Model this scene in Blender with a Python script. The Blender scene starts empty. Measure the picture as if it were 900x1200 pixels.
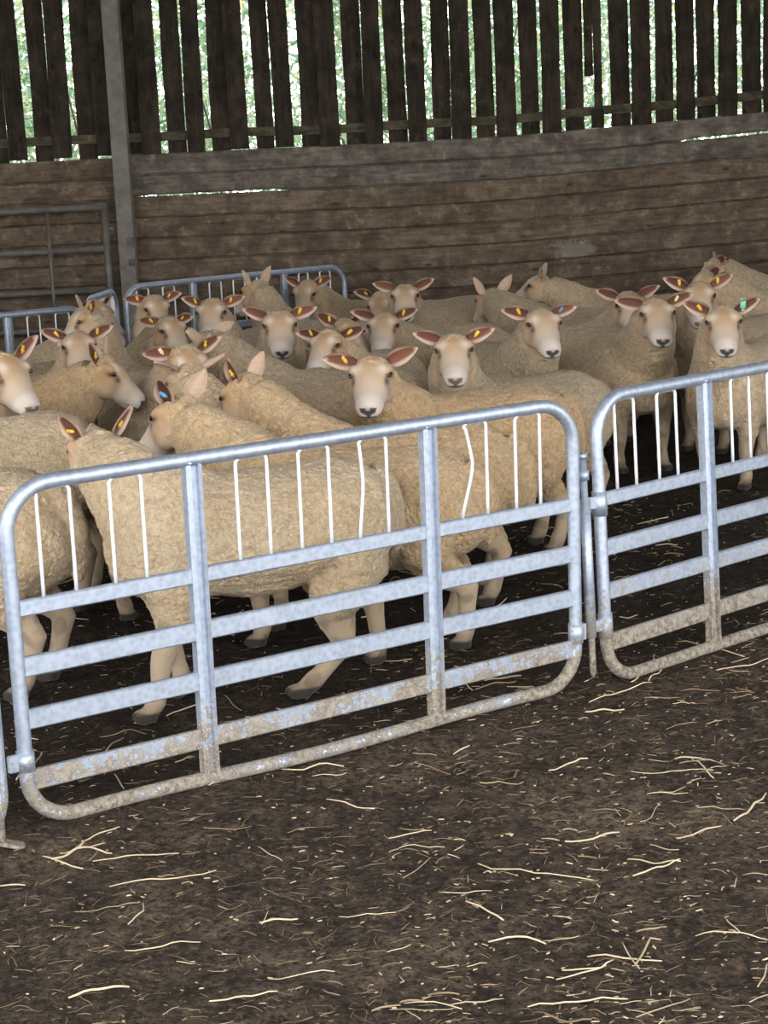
EXPOSURE = 2.55
VOX = 1.0
import bpy, math, random
import numpy as np
from mathutils import Vector, Matrix
C = bpy.context.scene.collection
R = math.radians
sc = bpy.context.scene

# ------------------------------------------------------------------ scene, view
sc.view_settings.view_transform = 'Standard'
sc.view_settings.look = 'None'
sc.view_settings.gamma = 1.0
sc.view_settings.use_curve_mapping = False
sc.view_settings.exposure = EXPOSURE
sc.cycles.use_denoising = True
sc.cycles.max_bounces = 8
sc.cycles.diffuse_bounces = 4

cam = bpy.data.cameras.new('camera'); cam_o = bpy.data.objects.new('camera', cam); C.objects.link(cam_o)
cam.sensor_fit = 'AUTO'; cam.sensor_width = 36.0; cam.lens = 36.0*2143/1200
cam.clip_start = .05; cam.clip_end = 200
def set_cam(h, pitch, roll):
    fw = Vector((0, math.cos(pitch), -math.sin(pitch))); r = Vector((1, 0, 0)); up = r.cross(fw)
    r2 = math.cos(roll)*r + math.sin(roll)*up; u2 = -math.sin(roll)*r + math.cos(roll)*up
    m = Matrix((r2, u2, -fw)).transposed().to_4x4(); m.translation = Vector((0, 0, h))
    cam_o.matrix_world = m
set_cam(1.66, .194, -.047)
sc.camera = cam_o

# ------------------------------------------------------------------ helpers
def tag(o, label=None, cat=None, group=None, kind=None):
    if label: o['label'] = label
    if cat: o['category'] = cat
    if group: o['group'] = group
    if kind: o['kind'] = kind
    return o
def empty(name, loc=(0, 0, 0), rz=0.0):
    o = bpy.data.objects.new(name, None); C.objects.link(o)
    o.location = loc; o.rotation_euler = (0, 0, rz); o.empty_display_size = .1
    return o
def link(name, me, parent=None):
    o = bpy.data.objects.new(name, me); C.objects.link(o)
    if parent is not None: o.parent = parent
    return o

class MB:
    """collects shapes into one mesh"""
    def __init__(s): s.v = []; s.f = []; s.n = 0; s.sm = []
    def add(s, v, f, smooth=True):
        s.v.append(np.asarray(v, float)); s.f += [tuple(i+s.n for i in q) for q in f]
        s.sm += [smooth]*len(f); s.n += len(v)
    def box(s, c, d, rot=None, bev=0.0):
        hx, hy, hz = d[0]/2, d[1]/2, d[2]/2
        if bev <= 0:
            v = [(x, y, z) for x in (-hx, hx) for y in (-hy, hy) for z in (-hz, hz)]
            f = [(0, 1, 3, 2), (4, 6, 7, 5), (0, 4, 5, 1), (2, 3, 7, 6), (0, 2, 6, 4), (1, 5, 7, 3)]
        else:
            b = min(bev, hx*.9, hy*.9, hz*.9)
            # box with chamfered long corners: 8-gon rings
            ring = [(hx-b, -hy), (hx, -hy+b), (hx, hy-b), (hx-b, hy), (-hx+b, hy), (-hx, hy-b), (-hx, -hy+b), (-hx+b, -hy)]
            k = [(1-b/hx*.9), (1-b/hy*.9)]
            v = []
            for z, sx in ((-hz, 1), (-hz+b, 0), (hz-b, 0), (hz, 1)):
                for x, y in ring:
                    v.append((x*(k[0] if sx else 1), y*(k[1] if sx else 1), z))
            f = [tuple(range(7, -1, -1)), tuple(range(24, 32))]
            for r in range(3):
                for i in range(8):
                    j = (i+1) % 8
                    f.append((r*8+i, r*8+j, r*8+8+j, r*8+8+i))
        v = np.array(v)
        if rot is not None: v = v @ np.array(rot).T
        s.add(v+np.array(c), f, False)
    def tube(s, pts, r, n=10, closed=False, ref=None, flat=1.0):
        pts = np.asarray(pts, float); m = len(pts)
        r = np.full(m, r) if np.isscalar(r) else np.asarray(r, float)
        V = []
        prev = None
        for i in range(m):
            if closed: t = pts[(i+1) % m]-pts[i-1]
            else: t = pts[min(i+1, m-1)]-pts[max(i-1, 0)]
            t = t/(np.linalg.norm(t)+1e-12)
            if prev is None:
                a = np.array(ref if ref is not None else ((0, 0, 1) if abs(t[2]) < .9 else (1, 0, 0)), float)
            else: a = prev
            a = a-t*(a@t); a /= (np.linalg.norm(a)+1e-12); prev = a
            b = np.cross(t, a)
            for k in range(n):
                th = 2*math.pi*k/n
                V.append(pts[i]+r[i]*(math.cos(th)*a+flat*math.sin(th)*b))
        F = []
        rng = m if closed else m-1
        for i in range(rng):
            for k in range(n):
                F.append((i*n+k, i*n+(k+1) % n, ((i+1) % m)*n+(k+1) % n, ((i+1) % m)*n+k))
        if not closed:
            F.append(tuple(range(n-1, -1, -1))); F.append(tuple((m-1)*n+k for k in range(n)))
        s.add(V, F)
    def loft(s, pts, ra, rb, ref, n=18):
        """closed elliptical loft; ra along side (ref), rb along the other"""
        pts = np.asarray(pts, float); m = len(pts); V = []
        for i in range(m):
            t = pts[min(i+1, m-1)]-pts[max(i-1, 0)]; t = t/np.linalg.norm(t)
            a = np.array(ref[i] if np.ndim(ref) == 2 else ref, float)
            a = a-t*(a@t); a /= np.linalg.norm(a); b = np.cross(t, a)
            for k in range(n):
                th = 2*math.pi*k/n
                V.append(pts[i]+ra[i]*math.cos(th)*a+rb[i]*math.sin(th)*b)
        F = []
        for i in range(m-1):
            for k in range(n):
                F.append((i*n+k, i*n+(k+1) % n, (i+1)*n+(k+1) % n, (i+1)*n+k))
        F.append(tuple(range(n-1, -1, -1))); F.append(tuple((m-1)*n+k for k in range(n)))
        s.add(V, F)
    def ellipsoid(s, c, r, axes=None, nu=14, nv=9):
        V = [(0, 0, -1)]; F = []
        for j in range(1, nv):
            ph = -math.pi/2+math.pi*j/nv
            for i in range(nu):
                th = 2*math.pi*i/nu
                V.append((math.cos(ph)*math.cos(th), math.cos(ph)*math.sin(th), math.sin(ph)))
        V.append((0, 0, 1)); top = len(V)-1
        for i in range(nu):
            F.append((0, 1+(i+1) % nu, 1+i)); F.append((top, top-nu+i, top-nu+(i+1) % nu))
        for j in range(nv-2):
            for i in range(nu):
                a = 1+j*nu+i; b = 1+j*nu+(i+1) % nu
                F.append((a, b, b+nu, a+nu))
        V = np.array(V)*np.array(r)
        if axes is not None: V = V @ np.array(axes)
        s.add(V+np.array(c), F)
    def mesh(s, name, mat=None):
        me = bpy.data.meshes.new(name)
        me.from_pydata([tuple(p) for p in np.concatenate(s.v)], [], s.f); me.update()
        me.polygons.foreach_set('use_smooth', np.array(s.sm, bool))
        if mat: me.materials.append(mat)
        return me
    def build(s, name, mat, parent=None): return link(name, s.mesh(name, mat), parent)

# ------------------------------------------------------------------ materials
class NT:
    def __init__(s, name):
        s.m = bpy.data.materials.new(name); s.m.use_nodes = True
        s.t = s.m.node_tree; s.t.nodes.clear()
        s.out = s.n('ShaderNodeOutputMaterial'); s.b = s.n('ShaderNodeBsdfPrincipled')
        s.l(s.b.outputs[0], s.out.inputs[0])
    def n(s, k, **kw):
        x = s.t.nodes.new(k)
        for a, v in kw.items(): setattr(x, a, v)
        return x
    def l(s, a, b): s.t.links.new(a, b)
    def coord(s, scale=(1, 1, 1), rot=(0, 0, 0), which='Object'):
        tc = s.n('ShaderNodeTexCoord'); mp = s.n('ShaderNodeMapping')
        s.l(tc.outputs[which], mp.inputs[0]); mp.inputs['Scale'].default_value = scale; mp.inputs['Rotation'].default_value = rot
        return mp.outputs[0]
    def noise(s, co, scale, detail=4, rough=.55, dist=0.0):
        x = s.n('ShaderNodeTexNoise'); s.l(co, x.inputs['Vector'])
        x.inputs['Scale'].default_value = scale; x.inputs['Detail'].default_value = detail
        x.inputs['Roughness'].default_value = rough; x.inputs['Distortion'].default_value = dist
        return x.outputs[0]
    def vor(s, co, scale, feature='F1'):
        x = s.n('ShaderNodeTexVoronoi', feature=feature); s.l(co, x.inputs['Vector']); x.inputs['Scale'].default_value = scale
        return x.outputs['Distance']
    def ramp(s, fac, stops, interp='LINEAR'):
        x = s.n('ShaderNodeValToRGB'); s.l(fac, x.inputs[0]); r = x.color_ramp; r.interpolation = interp
        while len(r.elements) < len(stops): r.elements.new(.5)
        for e, (p, c) in zip(r.elements, stops):
            e.position = p
            e.color = (c, c, c, 1) if np.isscalar(c) else (*c, 1)
        return x.outputs[0]
    def mix(s, fac, a, b, mode='MIX'):
        x = s.n('ShaderNodeMix', data_type='RGBA', blend_type=mode)
        for k, v in ((0, fac), (6, a), (7, b)):
            sock = x.inputs[k]
            if hasattr(v, 'is_linked'): s.l(v, sock)
            elif np.isscalar(v): sock.default_value = v if k == 0 else (v, v, v, 1)
            else: sock.default_value = (*v, 1)
        return x.outputs[2]
    def math(s, op, a, b=0.0, c=None):
        x = s.n('ShaderNodeMath', operation=op)
        for i, v in enumerate((a, b, c)):
            if v is None: continue
            if hasattr(v, 'is_linked'): s.l(v, x.inputs[i])
            else: x.inputs[i].default_value = v
        return x.outputs[0]
    def sep(s, co):
        x = s.n('ShaderNodeSeparateXYZ'); s.l(co, x.inputs[0]); return x.outputs
    def attr(s, name):
        x = s.n('ShaderNodeAttribute'); x.attribute_name = name; return x
    def rnd(s): return s.n('ShaderNodeObjectInfo').outputs['Random']
    def bump(s, h, strength=.3, dist=.01, prev=None):
        x = s.n('ShaderNodeBump'); s.l(h, x.inputs['Height']); x.inputs['Strength'].default_value = strength
        x.inputs['Distance'].default_value = dist
        if prev is not None: s.l(prev, x.inputs['Normal'])
        return x.outputs[0]
    def set(s, **kw):
        for k, v in kw.items():
            sock = s.b.inputs[k.replace('_', ' ')]
            if hasattr(v, 'is_linked'): s.l(v, sock)
            elif np.isscalar(v): sock.default_value = v
            else: sock.default_value = (*v, 1)
        return s.m

def simple(name, col, rough=.6, metal=0.0, vary=.15, scale=40):
    t = NT(name); co = t.coord()
    n = t.noise(co, scale, 3)
    c = t.mix(t.math('MULTIPLY', n, 1.0), tuple(x*(1-vary) for x in col), tuple(min(1, x*(1+vary)) for x in col))
    return t.set(Base_Color=c, Roughness=rough, Metallic=metal)

def mat_wool():
    t = NT('fleece_and_hair'); co = t.coord()
    col = t.attr('Col').outputs['Color']; skin = t.attr('skin').outputs['Fac']
    inv = t.math('SUBTRACT', 1.0, skin)
    wob = t.n('ShaderNodeVectorMath', operation='MULTIPLY_ADD')
    nz = t.n('ShaderNodeTexNoise'); nz.inputs['Scale'].default_value = 22; nz.inputs['Detail'].default_value = 2; t.l(co, nz.inputs['Vector'])
    t.l(nz.outputs['Color'], wob.inputs[0]); wob.inputs[1].default_value = (.035, .035, .035); t.l(co, wob.inputs[2])
    wco = wob.outputs[0]
    curl = t.vor(wco, 88)                       # staples of wool
    fine = t.noise(wco, 190, 3, .7)
    med = t.noise(co, 42, 4, .7)
    big = t.noise(co, 5, 3, .5)
    # parted, deeper-coloured wool between the staples
    gap = t.ramp(t.math('ADD', t.math('MULTIPLY', curl, .65), t.math('MULTIPLY', fine, .6)), [(.42, 0.0), (.78, 1.0)])
    c1 = t.mix(t.math('MULTIPLY', gap, .65), col, t.mix(1.0, col, (.66, .57, .45), 'MULTIPLY'))
    c1 = t.mix(t.math('MULTIPLY', t.ramp(med, [(.42, 0.0), (.62, 1.0)]), .6), c1, t.mix(1.0, col, (1.25, 1.24, 1.2), 'MULTIPLY'))
    c1 = t.mix(t.math('MULTIPLY', t.ramp(big, [(.40, 0.0), (.68, 1.0)]), .45), c1, t.mix(1.0, c1, (.80, .73, .63), 'MULTIPLY'))
    hair = t.mix(t.math('MULTIPLY', fine, .22), col, t.mix(1.0, col, (.7, .64, .58), 'MULTIPLY'))
    c = t.mix(skin, c1, hair)
    h = t.math('ADD', t.math('MULTIPLY', curl, -.6), t.math('MULTIPLY', fine, .9))
    h = t.math('ADD', h, t.math('MULTIPLY', med, .55))
    hb = t.math('MULTIPLY', h, t.math('ADD', t.math('MULTIPLY', inv, .9), .06))
    return t.set(Base_Color=c, Roughness=.92, Normal=t.bump(hb, .8, .010), Sheen_Weight=.2, Sheen_Roughness=.5, Specular_IOR_Level=.1)
def mat_ear():
    t = NT('ear_skin'); col = t.attr('Col').outputs['Color']; n = t.noise(t.coord(), 120, 3)
    return t.set(Base_Color=t.mix(t.math('MULTIPLY', n, .35), col, t.mix(1.0, col, (.6, .5, .45), 'MULTIPLY')), Roughness=.75, Specular_IOR_Level=.25)
def mat_galv(name='galvanised_steel', more=0.0):
    t = NT(name); co = t.coord(); z = t.sep(co)[2]
    span = t.vor(co, 60); n = t.noise(co, 40, 5, .65); n2 = t.noise(co, 60, 5, .7); n3 = t.noise(co, 7, 3, .5)
    base = t.mix(t.ramp(t.math('ADD', t.math('MULTIPLY', span, .5), t.math('MULTIPLY', n, .7)), [(.35, 0.0), (.75, 1.0)]), (.375, .425, .515), (.505, .565, .665))
    # splashed dung and mud, thicker near the ground
    hgt = t.ramp(z, [(.0, .80), (.10, .74), (.20, .58), (.32, .26), (.50, .10), (.9, .02)])
    m = t.math('ADD', t.math('MULTIPLY', n2, .62), t.math('ADD', t.math('MULTIPLY', n, .25), t.math('MULTIPLY', n3, .45)))
    mask = t.ramp(t.math('ADD', m, t.math('MULTIPLY', hgt, .50)), [(.96-more, 0.0), (1.06-more, 1.0)])
    mud = t.mix(t.ramp(n2, [(.35, 0.0), (.62, 1.0)]), (.10, .078, .056), (.36, .315, .255))
    c = t.mix(mask, base, mud)
    metal = t.math('MULTIPLY', t.math('SUBTRACT', 1.0, mask), .82)
    rough = t.math('ADD', t.math('MULTIPLY', mask, .45), t.math('ADD', .44, t.math('MULTIPLY', n, .22)))
    return t.set(Base_Color=c, Metallic=metal, Roughness=rough, Normal=t.bump(t.math('ADD', t.math('MULTIPLY', mask, 1.0), t.math('MULTIPLY', n2, .25)), .35, .003))
def mat_wood(name, dark, light, grain_axis='x', patch=None):
    t = NT(name)
    tc = t.n('ShaderNodeTexCoord'); oi = t.n('ShaderNodeObjectInfo')
    off = t.n('ShaderNodeVectorMath', operation='ADD'); t.l(tc.outputs['Object'], off.inputs[0])
    mul = t.n('ShaderNodeVectorMath', operation='SCALE'); mul.inputs[0].default_value = (17.3, 9.1, 5.7); t.l(oi.outputs['Random'], mul.inputs['Scale'])
    t.l(mul.outputs[0], off.inputs[1])
    mp = t.n('ShaderNodeMapping'); t.l(off.outputs[0], mp.inputs[0])
    mp.inputs['Scale'].default_value = (.9, 6, 6) if grain_axis == 'x' else (6, 6, .7)
    g = t.noise(mp.outputs[0], 6, 6, .65, .4)
    mp2 = t.n('ShaderNodeMapping'); t.l(off.outputs[0], mp2.inputs[0])
    mp2.inputs['Scale'].default_value = (1, 2.5, 2.5) if grain_axis == 'x' else (2.5, 2.5, 1)
    stain = t.noise(mp2.outputs[0], 2.6, 6, .62)
    spots = t.noise(off.outputs[0], 14, 5, .7)
    c = t.mix(t.ramp(g, [(.3, 0.0), (.72, 1.0)]), dark, light)
    c = t.mix(t.math('MULTIPLY', t.ramp(stain, [(.42, 0.0), (.66, 1.0)]), .55), c, t.mix(1.0, c, (.55, .50, .46), 'MULTIPLY'))
    c = t.mix(t.math('MULTIPLY', t.ramp(spots, [(.60, 0.0), (.68, 1.0)]), .5), c, tuple(min(1, x*1.35) for x in light))
    c = t.mix(t.math('MULTIPLY', oi.outputs['Random'], .35), c, t.mix(1.0, c, (.68, .66, .64), 'MULTIPLY'))
    blot = t.noise(off.outputs[0], 7, 6, .7)
    c = t.mix(t.math('MULTIPLY', t.ramp(blot, [(.40, 1.0), (.52, 0.0)]), .55), c, tuple(x*.5 for x in dark))
    c = t.mix(t.math('MULTIPLY', t.ramp(blot, [(.54, 0.0), (.68, 1.0)]), .45), c, tuple(min(1, x*1.25) for x in light))
    knots = t.vor(mp2.outputs[0], 3.6)
    c = t.mix(t.math('MULTIPLY', t.ramp(knots, [(.06, 1.0), (.13, 0.0)]), .8), c, tuple(x*.4 for x in dark))
    if patch:
        d = t.n('ShaderNodeVectorMath', operation='DISTANCE'); ps = t.n('ShaderNodeMapping'); t.l(tc.outputs['Object'], ps.inputs[0]); ps.inputs['Scale'].default_value = (1, 1, 1.9)
        t.l(ps.outputs[0], d.inputs[0]); d.inputs[1].default_value = (patch[0], patch[1], patch[2]*1.9)
        pn = t.math('ADD', t.math('MULTIPLY', d.outputs['Value'], 2.6), t.math('MULTIPLY', t.noise(off.outputs[0], 17, 6, .75), 1.15))
        c = t.mix(t.math('MULTIPLY', t.ramp(pn, [(.85, 1.0), (1.0, 0.0)]), .4), c, (.34, .32, .29))
    return t.set(Base_Color=c, Roughness=.88, Specular_IOR_Level=.2, Normal=t.bump(t.math('ADD', g, t.math('MULTIPLY', stain, .5)), .45, .006))
def mat_soil():
    t = NT('trodden_earth'); co = t.coord()
    n1 = t.noise(co, 1.3, 6, .6); n2 = t.noise(co, 9, 7, .68); n3 = t.noise(co, 55, 6, .72); v = t.vor(co, 90)
    n4 = t.noise(co, 24, 5, .7)
    c = t.mix(t.ramp(n2, [(.36, 0.0), (.66, 1.0)]), (.050, .035, .0245), (.150, .106, .071))
    c = t.mix(t.math('MULTIPLY', t.ramp(n1, [(.50, 0.0), (.66, 1.0)]), .7), c, (.25, .185, .125))
    c = t.mix(t.math('MULTIPLY', t.ramp(n4, [(.40, 1.0), (.52, 0.0)]), .75), c, (.038, .027, .0190))
    c = t.mix(t.math('MULTIPLY', t.ramp(n3, [(.40, 1.0), (.5, 0.0)]), .75), c, (.014, .010, .0075))
    c = t.mix(t.math('MULTIPLY', t.ramp(n3, [(.57, 0.0), (.66, 1.0)]), .6), c, (.28, .205, .138))
    # soil darkened past the front hurdle line, with a noise-broken edge
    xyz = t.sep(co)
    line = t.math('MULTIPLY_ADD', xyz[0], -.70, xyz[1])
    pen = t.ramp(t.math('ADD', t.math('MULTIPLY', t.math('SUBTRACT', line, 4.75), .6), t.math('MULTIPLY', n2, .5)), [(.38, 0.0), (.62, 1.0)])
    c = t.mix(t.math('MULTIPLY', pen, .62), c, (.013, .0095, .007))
    h = t.math('ADD', t.math('MULTIPLY', n2, 1.2), t.math('ADD', t.math('MULTIPLY', n3, .8), t.math('MULTIPLY', v, .25)))
    return t.set(Base_Color=c, Roughness=.93, Specular_IOR_Level=.2, Normal=t.bump(h, 1.0, .03))
def mat_straw(name='straw', cols=((.20, .135, .07), (.66, .53, .345))):
    t = NT(name); n = t.noise(t.coord(), 9, 3); r = t.attr('rnd').outputs['Fac']
    c = t.mix(t.ramp(t.math('ADD', t.math('MULTIPLY', n, .5), t.math('MULTIPLY', r, .6)), [(.25, 0.0), (.85, 1.0)]), *cols)
    return t.set(Base_Color=c, Roughness=.55)
def mat_leaf():
    t = NT('hedge_leaf'); r = t.attr('rnd').outputs['Fac']
    c = t.ramp(r, [(0.0, (.10, .19, .10)), (.4, (.22, .34, .22)), (.75, (.36, .44, .28)), (1.0, (.50, .43, .20))])
    m = t.set(Base_Color=c, Roughness=.5)
    tr = t.n('ShaderNodeBsdfTranslucent'); t.l(c, tr.inputs[0]); ms = t.n('ShaderNodeMixShader'); ms.inputs[0].default_value = .5
    t.l(t.b.outputs[0], ms.inputs[1]); t.l(tr.outputs[0], ms.inputs[2]); t.l(ms.outputs[0], t.out.inputs[0])
    return m
def mat_rusty(name='weathered_steel', a=(.17, .165, .16), b=(.30, .285, .27)):
    t = NT(name); co = t.coord(); n = t.noise(co, 9, 5, .65); n2 = t.noise(co, 60, 4)
    c = t.mix(t.ramp(n, [(.35, 0.0), (.7, 1.0)]), a, b)
    c = t.mix(t.math('MULTIPLY', t.ramp(n2, [(.58, 0.0), (.7, 1.0)]), .6), c, (.20, .12, .07))
    return t.set(Base_Color=c, Roughness=.62, Metallic=.25, Normal=t.bump(n2, .2, .003))
# ------------------------------------------------------------------ sheep
WOOL = mat_wool(); EAR = mat_ear()
EYE = simple('dark_eye', (.018, .012, .008), .12, 0, .2)
TAGM = {'y': simple('yellow_plastic', (.80, .52, .06), .4), 'b': simple('blue_plastic', (.10, .42, .62), .4),
        'g': simple('green_plastic', (.22, .62, .38), .4), 'w': simple('pale_plastic', (.82, .70, .35), .4)}
def ss(a, b, x):
    t = np.clip((x-a)/(b-a), 0, 1); return t*t*(3-2*t)
def rot2(a):
    c, s = math.cos(a), math.sin(a); return np.array(((c, -s), (s, c)))
def lump(p, seed, wl):
    r = np.random.default_rng(seed); o = np.zeros(len(p))
    for k in range(14):
        d = r.normal(size=3); d *= 2*math.pi/(wl*r.uniform(.7, 1.4))/np.linalg.norm(d)
        o += np.sin(p @ d+r.uniform(0, 6.28))
    return o/3.7
def ear_mesh(seed, tone):
    r = random.Random(seed); L, Wd = .128, .033
    nt, ns = 12, 9; V = []; Cc = []
    rim = np.array((.68, .52, .42)); inn = np.array((.165, .068, .044))*tone; out = np.array((.58, .42, .30))
    for side in (0, 1):
        for i in range(nt):
            t = i/(nt-1)
            w = Wd*(math.sin(math.pi*min(1, .16+.84*t**.85))**.8)*(1 if t < .98 else .3)+.002
            for j in range(ns):
                q = -1+2*j/(ns-1)
                z = -.020*(1-q*q)*(1-.45*t)+.012*t*t
                th = .0035*(1-q*q)**.5*(1-.5*t)+.0008
                V.append((L*t, w*q, z-(th if side else -.0)))
                if side: Cc.append(out*(.9+.2*r.random()))
                else:
                    k = ss(.58, .82, abs(q))+ss(.82, .97, t); k = min(1, k)
                    fl = ss(.35, .0, t)*.35
                    Cc.append((inn*(1-k)+rim*k)*(1-fl)+np.array((.12, .06, .04))*fl)
    F = []
    N = nt*ns
    for i in range(nt-1):
        for j in range(ns-1):
            a, b, c, d = i*ns+j, i*ns+j+1, (i+1)*ns+j+1, (i+1)*ns+j
            F.append((a, d, c, b)); F.append((N+a, N+b, N+c, N+d))
    for i in range(nt-1):
        for j in (0, ns-1):
            a, b = i*ns+j, (i+1)*ns+j
            F.append((a, N+a, N+b, b) if j else (a, b, N+b, N+a))
    for i in (0, nt-1):
        for j in range(ns-1):
            a, b = i*ns+j, i*ns+j+1
            F.append((a, b, N+b, N+a) if i == 0 else (a, N+a, N+b, b))
    me = bpy.data.meshes.new('ear'); me.from_pydata(V, [], F); me.update(); me.materials.append(EAR)
    me.polygons.foreach_set('use_smooth', np.ones(len(F), bool))
    ca = me.color_attributes.new('Col', 'FLOAT_COLOR', 'POINT')
    ca.data.foreach_set('color', np.concatenate([np.array(Cc), np.ones((len(Cc), 1))], 1).astype(np.float32).ravel())
    return me
def tag_mesh(col, big=False):
    m = MB()
    k = 1.35 if big else .74
    m.box((.012*k, 0, .004), (.034*k, .020*k, .003), bev=.0012)
    m.box((-.008*k, 0, .004), (.012*k, .010*k, .003))
    m.tube([(0, 0, -.002), (0, 0, .010)], .0075*k, 10)
    return m.mesh('ear_tag', TAGM[col])
EARS = [ear_mesh(i, t) for i, t in enumerate((1.0, .8, 1.25))]
TAGS = {k: tag_mesh(k, k == 'g') for k in 'ybgw'}
_em = MB(); _em.ellipsoid((0, 0, 0), (.0165, .0085, .0085)); EYEM = _em.mesh('eye', EYE)

HEADR = [(u*.90, c*1.0, a*1.09, b*1.02) for u, c, a, b in [(-.055, -.010, .045, .045), (-.025, -.014, .067, .067), (.015, -.018, .079, .076), (.055, -.022, .083, .079), (.095, -.028, .074, .073),
         (.135, -.032, .062, .062), (.175, -.034, .054, .054), (.21, -.036, .050, .048), (.238, -.038, .045, .042), (.258, -.040, .034, .028)]]
def skeleton(ry, H, nd, s):
    W = np.array((.30, 0, .585))*s; pz = H+.05*s; dz = pz-W[2]; ln = .36*s
    rh = math.sqrt(max(ln*ln-dz*dz, (.10*s)**2)); a = max(-1.4, min(1.4, .85*ry))
    poll = W+np.array((rh*math.cos(a), rh*math.sin(a), dz))
    ax = np.array((math.cos(ry)*math.cos(nd), math.sin(ry)*math.cos(nd), -math.sin(nd)))
    do = np.array((math.cos(ry)*math.sin(nd), math.sin(ry)*math.sin(nd), math.cos(nd)))
    return W, poll, ax, do

def make_sheep(key, x, y, yaw, ryd, H, ndd, s, grey, label, group, tags='yy', lift=18, tan=.5, gait=(0, 0, 0, 0), lift2=None, fat=1.0, es=1.0, eb=(0, 0), zo=-.02, th=1.0):
    seed = sum(ord(c)*(i+3) for i, c in enumerate(key))*7+1
    rg = random.Random(seed)
    ry, nd = R(ryd), R(ndd)
    W, poll, ax, do = skeleton(ry, H, nd, s)
    sv = np.cross(do, ax)                                 # the animal's own left
    root = empty('sheep', (x, y, 0), R(yaw)); tag(root, label, 'sheep', group)
    m = MB()
    # trunk
    T = [(-.515, .575, .05, .06), (-.49, .565, .13, .135), (-.44, .545, .185, .175), (-.36, .525, .215, .198), (-.22, .510, .228, .205), (-.06, .500, .236, .212),
         (.10, .505, .230, .210), (.24, .510, .212, .208), (.35, .515, .190, .200), (.43, .525, .150, .175), (.48, .535, .085, .11)]
    m.loft([(a*.9*s, 0, (b+zo)*s) for a, b, c, d in T], [c*s*fat for a, b, c, d in T], [d*s*th for a, b, c, d in T], (0, 1, 0), 26)
    # neck
    n0 = np.array((.17, 0, .54+zo))*s; n1 = np.array((.305, 0, .585+zo))*s
    n3 = poll-.01*s*ax-.03*s*do
    n2 = n1*.45+n3*.55+np.array((.03, 0, .005))*s
    P4 = []
    for t in np.linspace(0, 1, 9):
        P4.append((1-t)**3*n0+3*t*(1-t)**2*(n1+(n1-n0)*.2)+3*t*t*(1-t)*n2+t**3*n3)
    sid = [np.array((0, 1, 0))*(1-t)+sv*t for t in np.linspace(0, 1, 9)]
    m.loft(P4, np.array((.165, .17, .165, .150, .136, .124, .114, .103, .080))*s, np.array((.17, .175, .175, .165, .152, .138, .122, .104, .076))*s, np.array(sid), 20)
    # head
    m.loft([poll+s*(u*ax+c*do) for u, c, a, b in HEADR], [a*s for u, c, a, b in HEADR], [b*s for u, c, a, b in HEADR], sv, 20)
    for sg in (-1, 1):
        m.ellipsoid(poll+s*(.055*ax+sg*.050*sv-.058*do), np.array((.075, .040, .045))*s, (ax, sv, do))
        m.ellipsoid(poll+s*(.044*ax+sg*.068*sv+.022*do), np.array((.034, .022, .022))*s, (ax, sv, do))
    m.ellipsoid(poll+s*(.145*ax-.068*do), np.array((.075, .036, .026))*s, (ax, sv, do))
    m.ellipsoid(poll+s*(.204*ax-.012*do), np.array((.026, .037, .022))*s, (ax, sv, do))
    # tail
    m.loft(np.array([(-.41, 0, .64+zo), (-.463, 0, .61+zo), (-.490, 0, .54+zo), (-.493, 0, .46+zo), (-.487, 0, .40+zo), (-.482, 0, .37+zo)])*s, np.array((.05, .052, .046, .040, .030, .014))*s, np.array((.04, .040, .034, .03, .022, .012))*s, (0, 1, 0), 12)
    # legs
    hooves = []
    for i, (sg, front) in enumerate(((1, 1), (-1, 1), (1, 0), (-1, 0))):
        sw = R(gait[i]+rg.uniform(-5, 5))
        if front:
            J = [(.28, .10, .50, .105, .085), (.275, .122, .40, .088, .072), (.262, .125, .325, .062, .056), (.272, .118, .26, .044, .042), (.280, .112, .20, .036, .037), (.278, .110, .17, .033, .034),
                 (.272, .108, .11, .025, .026), (.272, .106, .07, .030, .031), (.285, .105, .035, .027, .030), (.292, .105, .012, .030, .034)]
            piv = (.275, .42)
        else:
            J = [(-.33, .10, .50, .135, .12), (-.325, .125, .41, .125, .100), (-.315, .132, .34, .098, .078), (-.345, .125, .285, .068, .054), (-.405, .118, .235, .046, .036), (-.425, .115, .205, .040, .034),
                 (-.415, .112, .16, .031, .028), (-.402, .110, .10, .028, .027), (-.392, .108, .07, .032, .032), (-.378, .107, .035, .028, .030), (-.370, .107, .012, .031, .034)]
            piv = (-.33, .45)
        pts = []
        for (a, b, c, r1, r2) in J:
            q = rot2(sw) @ np.array((a-piv[0], c-piv[1]))
            k = ss(.46, .36, c)
            pts.append([(a*(1-k)+(q[0]+piv[0])*k), sg*b, c*(1-k)+(q[1]+piv[1])*k])
        zmin = pts[-1][2]-.012
        for p_, j in zip(pts, J):                          # keep the hoof on the ground
            p_[2] -= zmin*ss(.45, .30, j[2])
        pts = np.array(pts)*s; pts[:, 0] += (.005 if front else .035)*s
        m.loft(pts, [j[4]*s for j in J], [j[3]*s for j in J], (0, 1, 0), 14)
        e = pts[-1]
        for q in (-1, 1):
            m.ellipsoid((e[0]+.012*s, e[1]+q*.014*s, .021*s), np.array((.034, .0155, .022))*s)
        hooves.append((e, pts))
    raw = m.mesh('raw'); ob = link('raw', raw)
    md = ob.modifiers.new('a', 'REMESH'); md.mode = 'VOXEL'; md.voxel_size = (.0042 if y < 8.7 else .0062 if y < 9.8 else .0085)*VOX
    sm = ob.modifiers.new('b', 'SMOOTH'); sm.factor = .5; sm.iterations = 14 if y < 8.7 else 7
    dg = bpy.context.evaluated_depsgraph_get()
    me = bpy.data.meshes.new_from_object(ob.evaluated_get(dg)); me.name = 'sheep_body'
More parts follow.
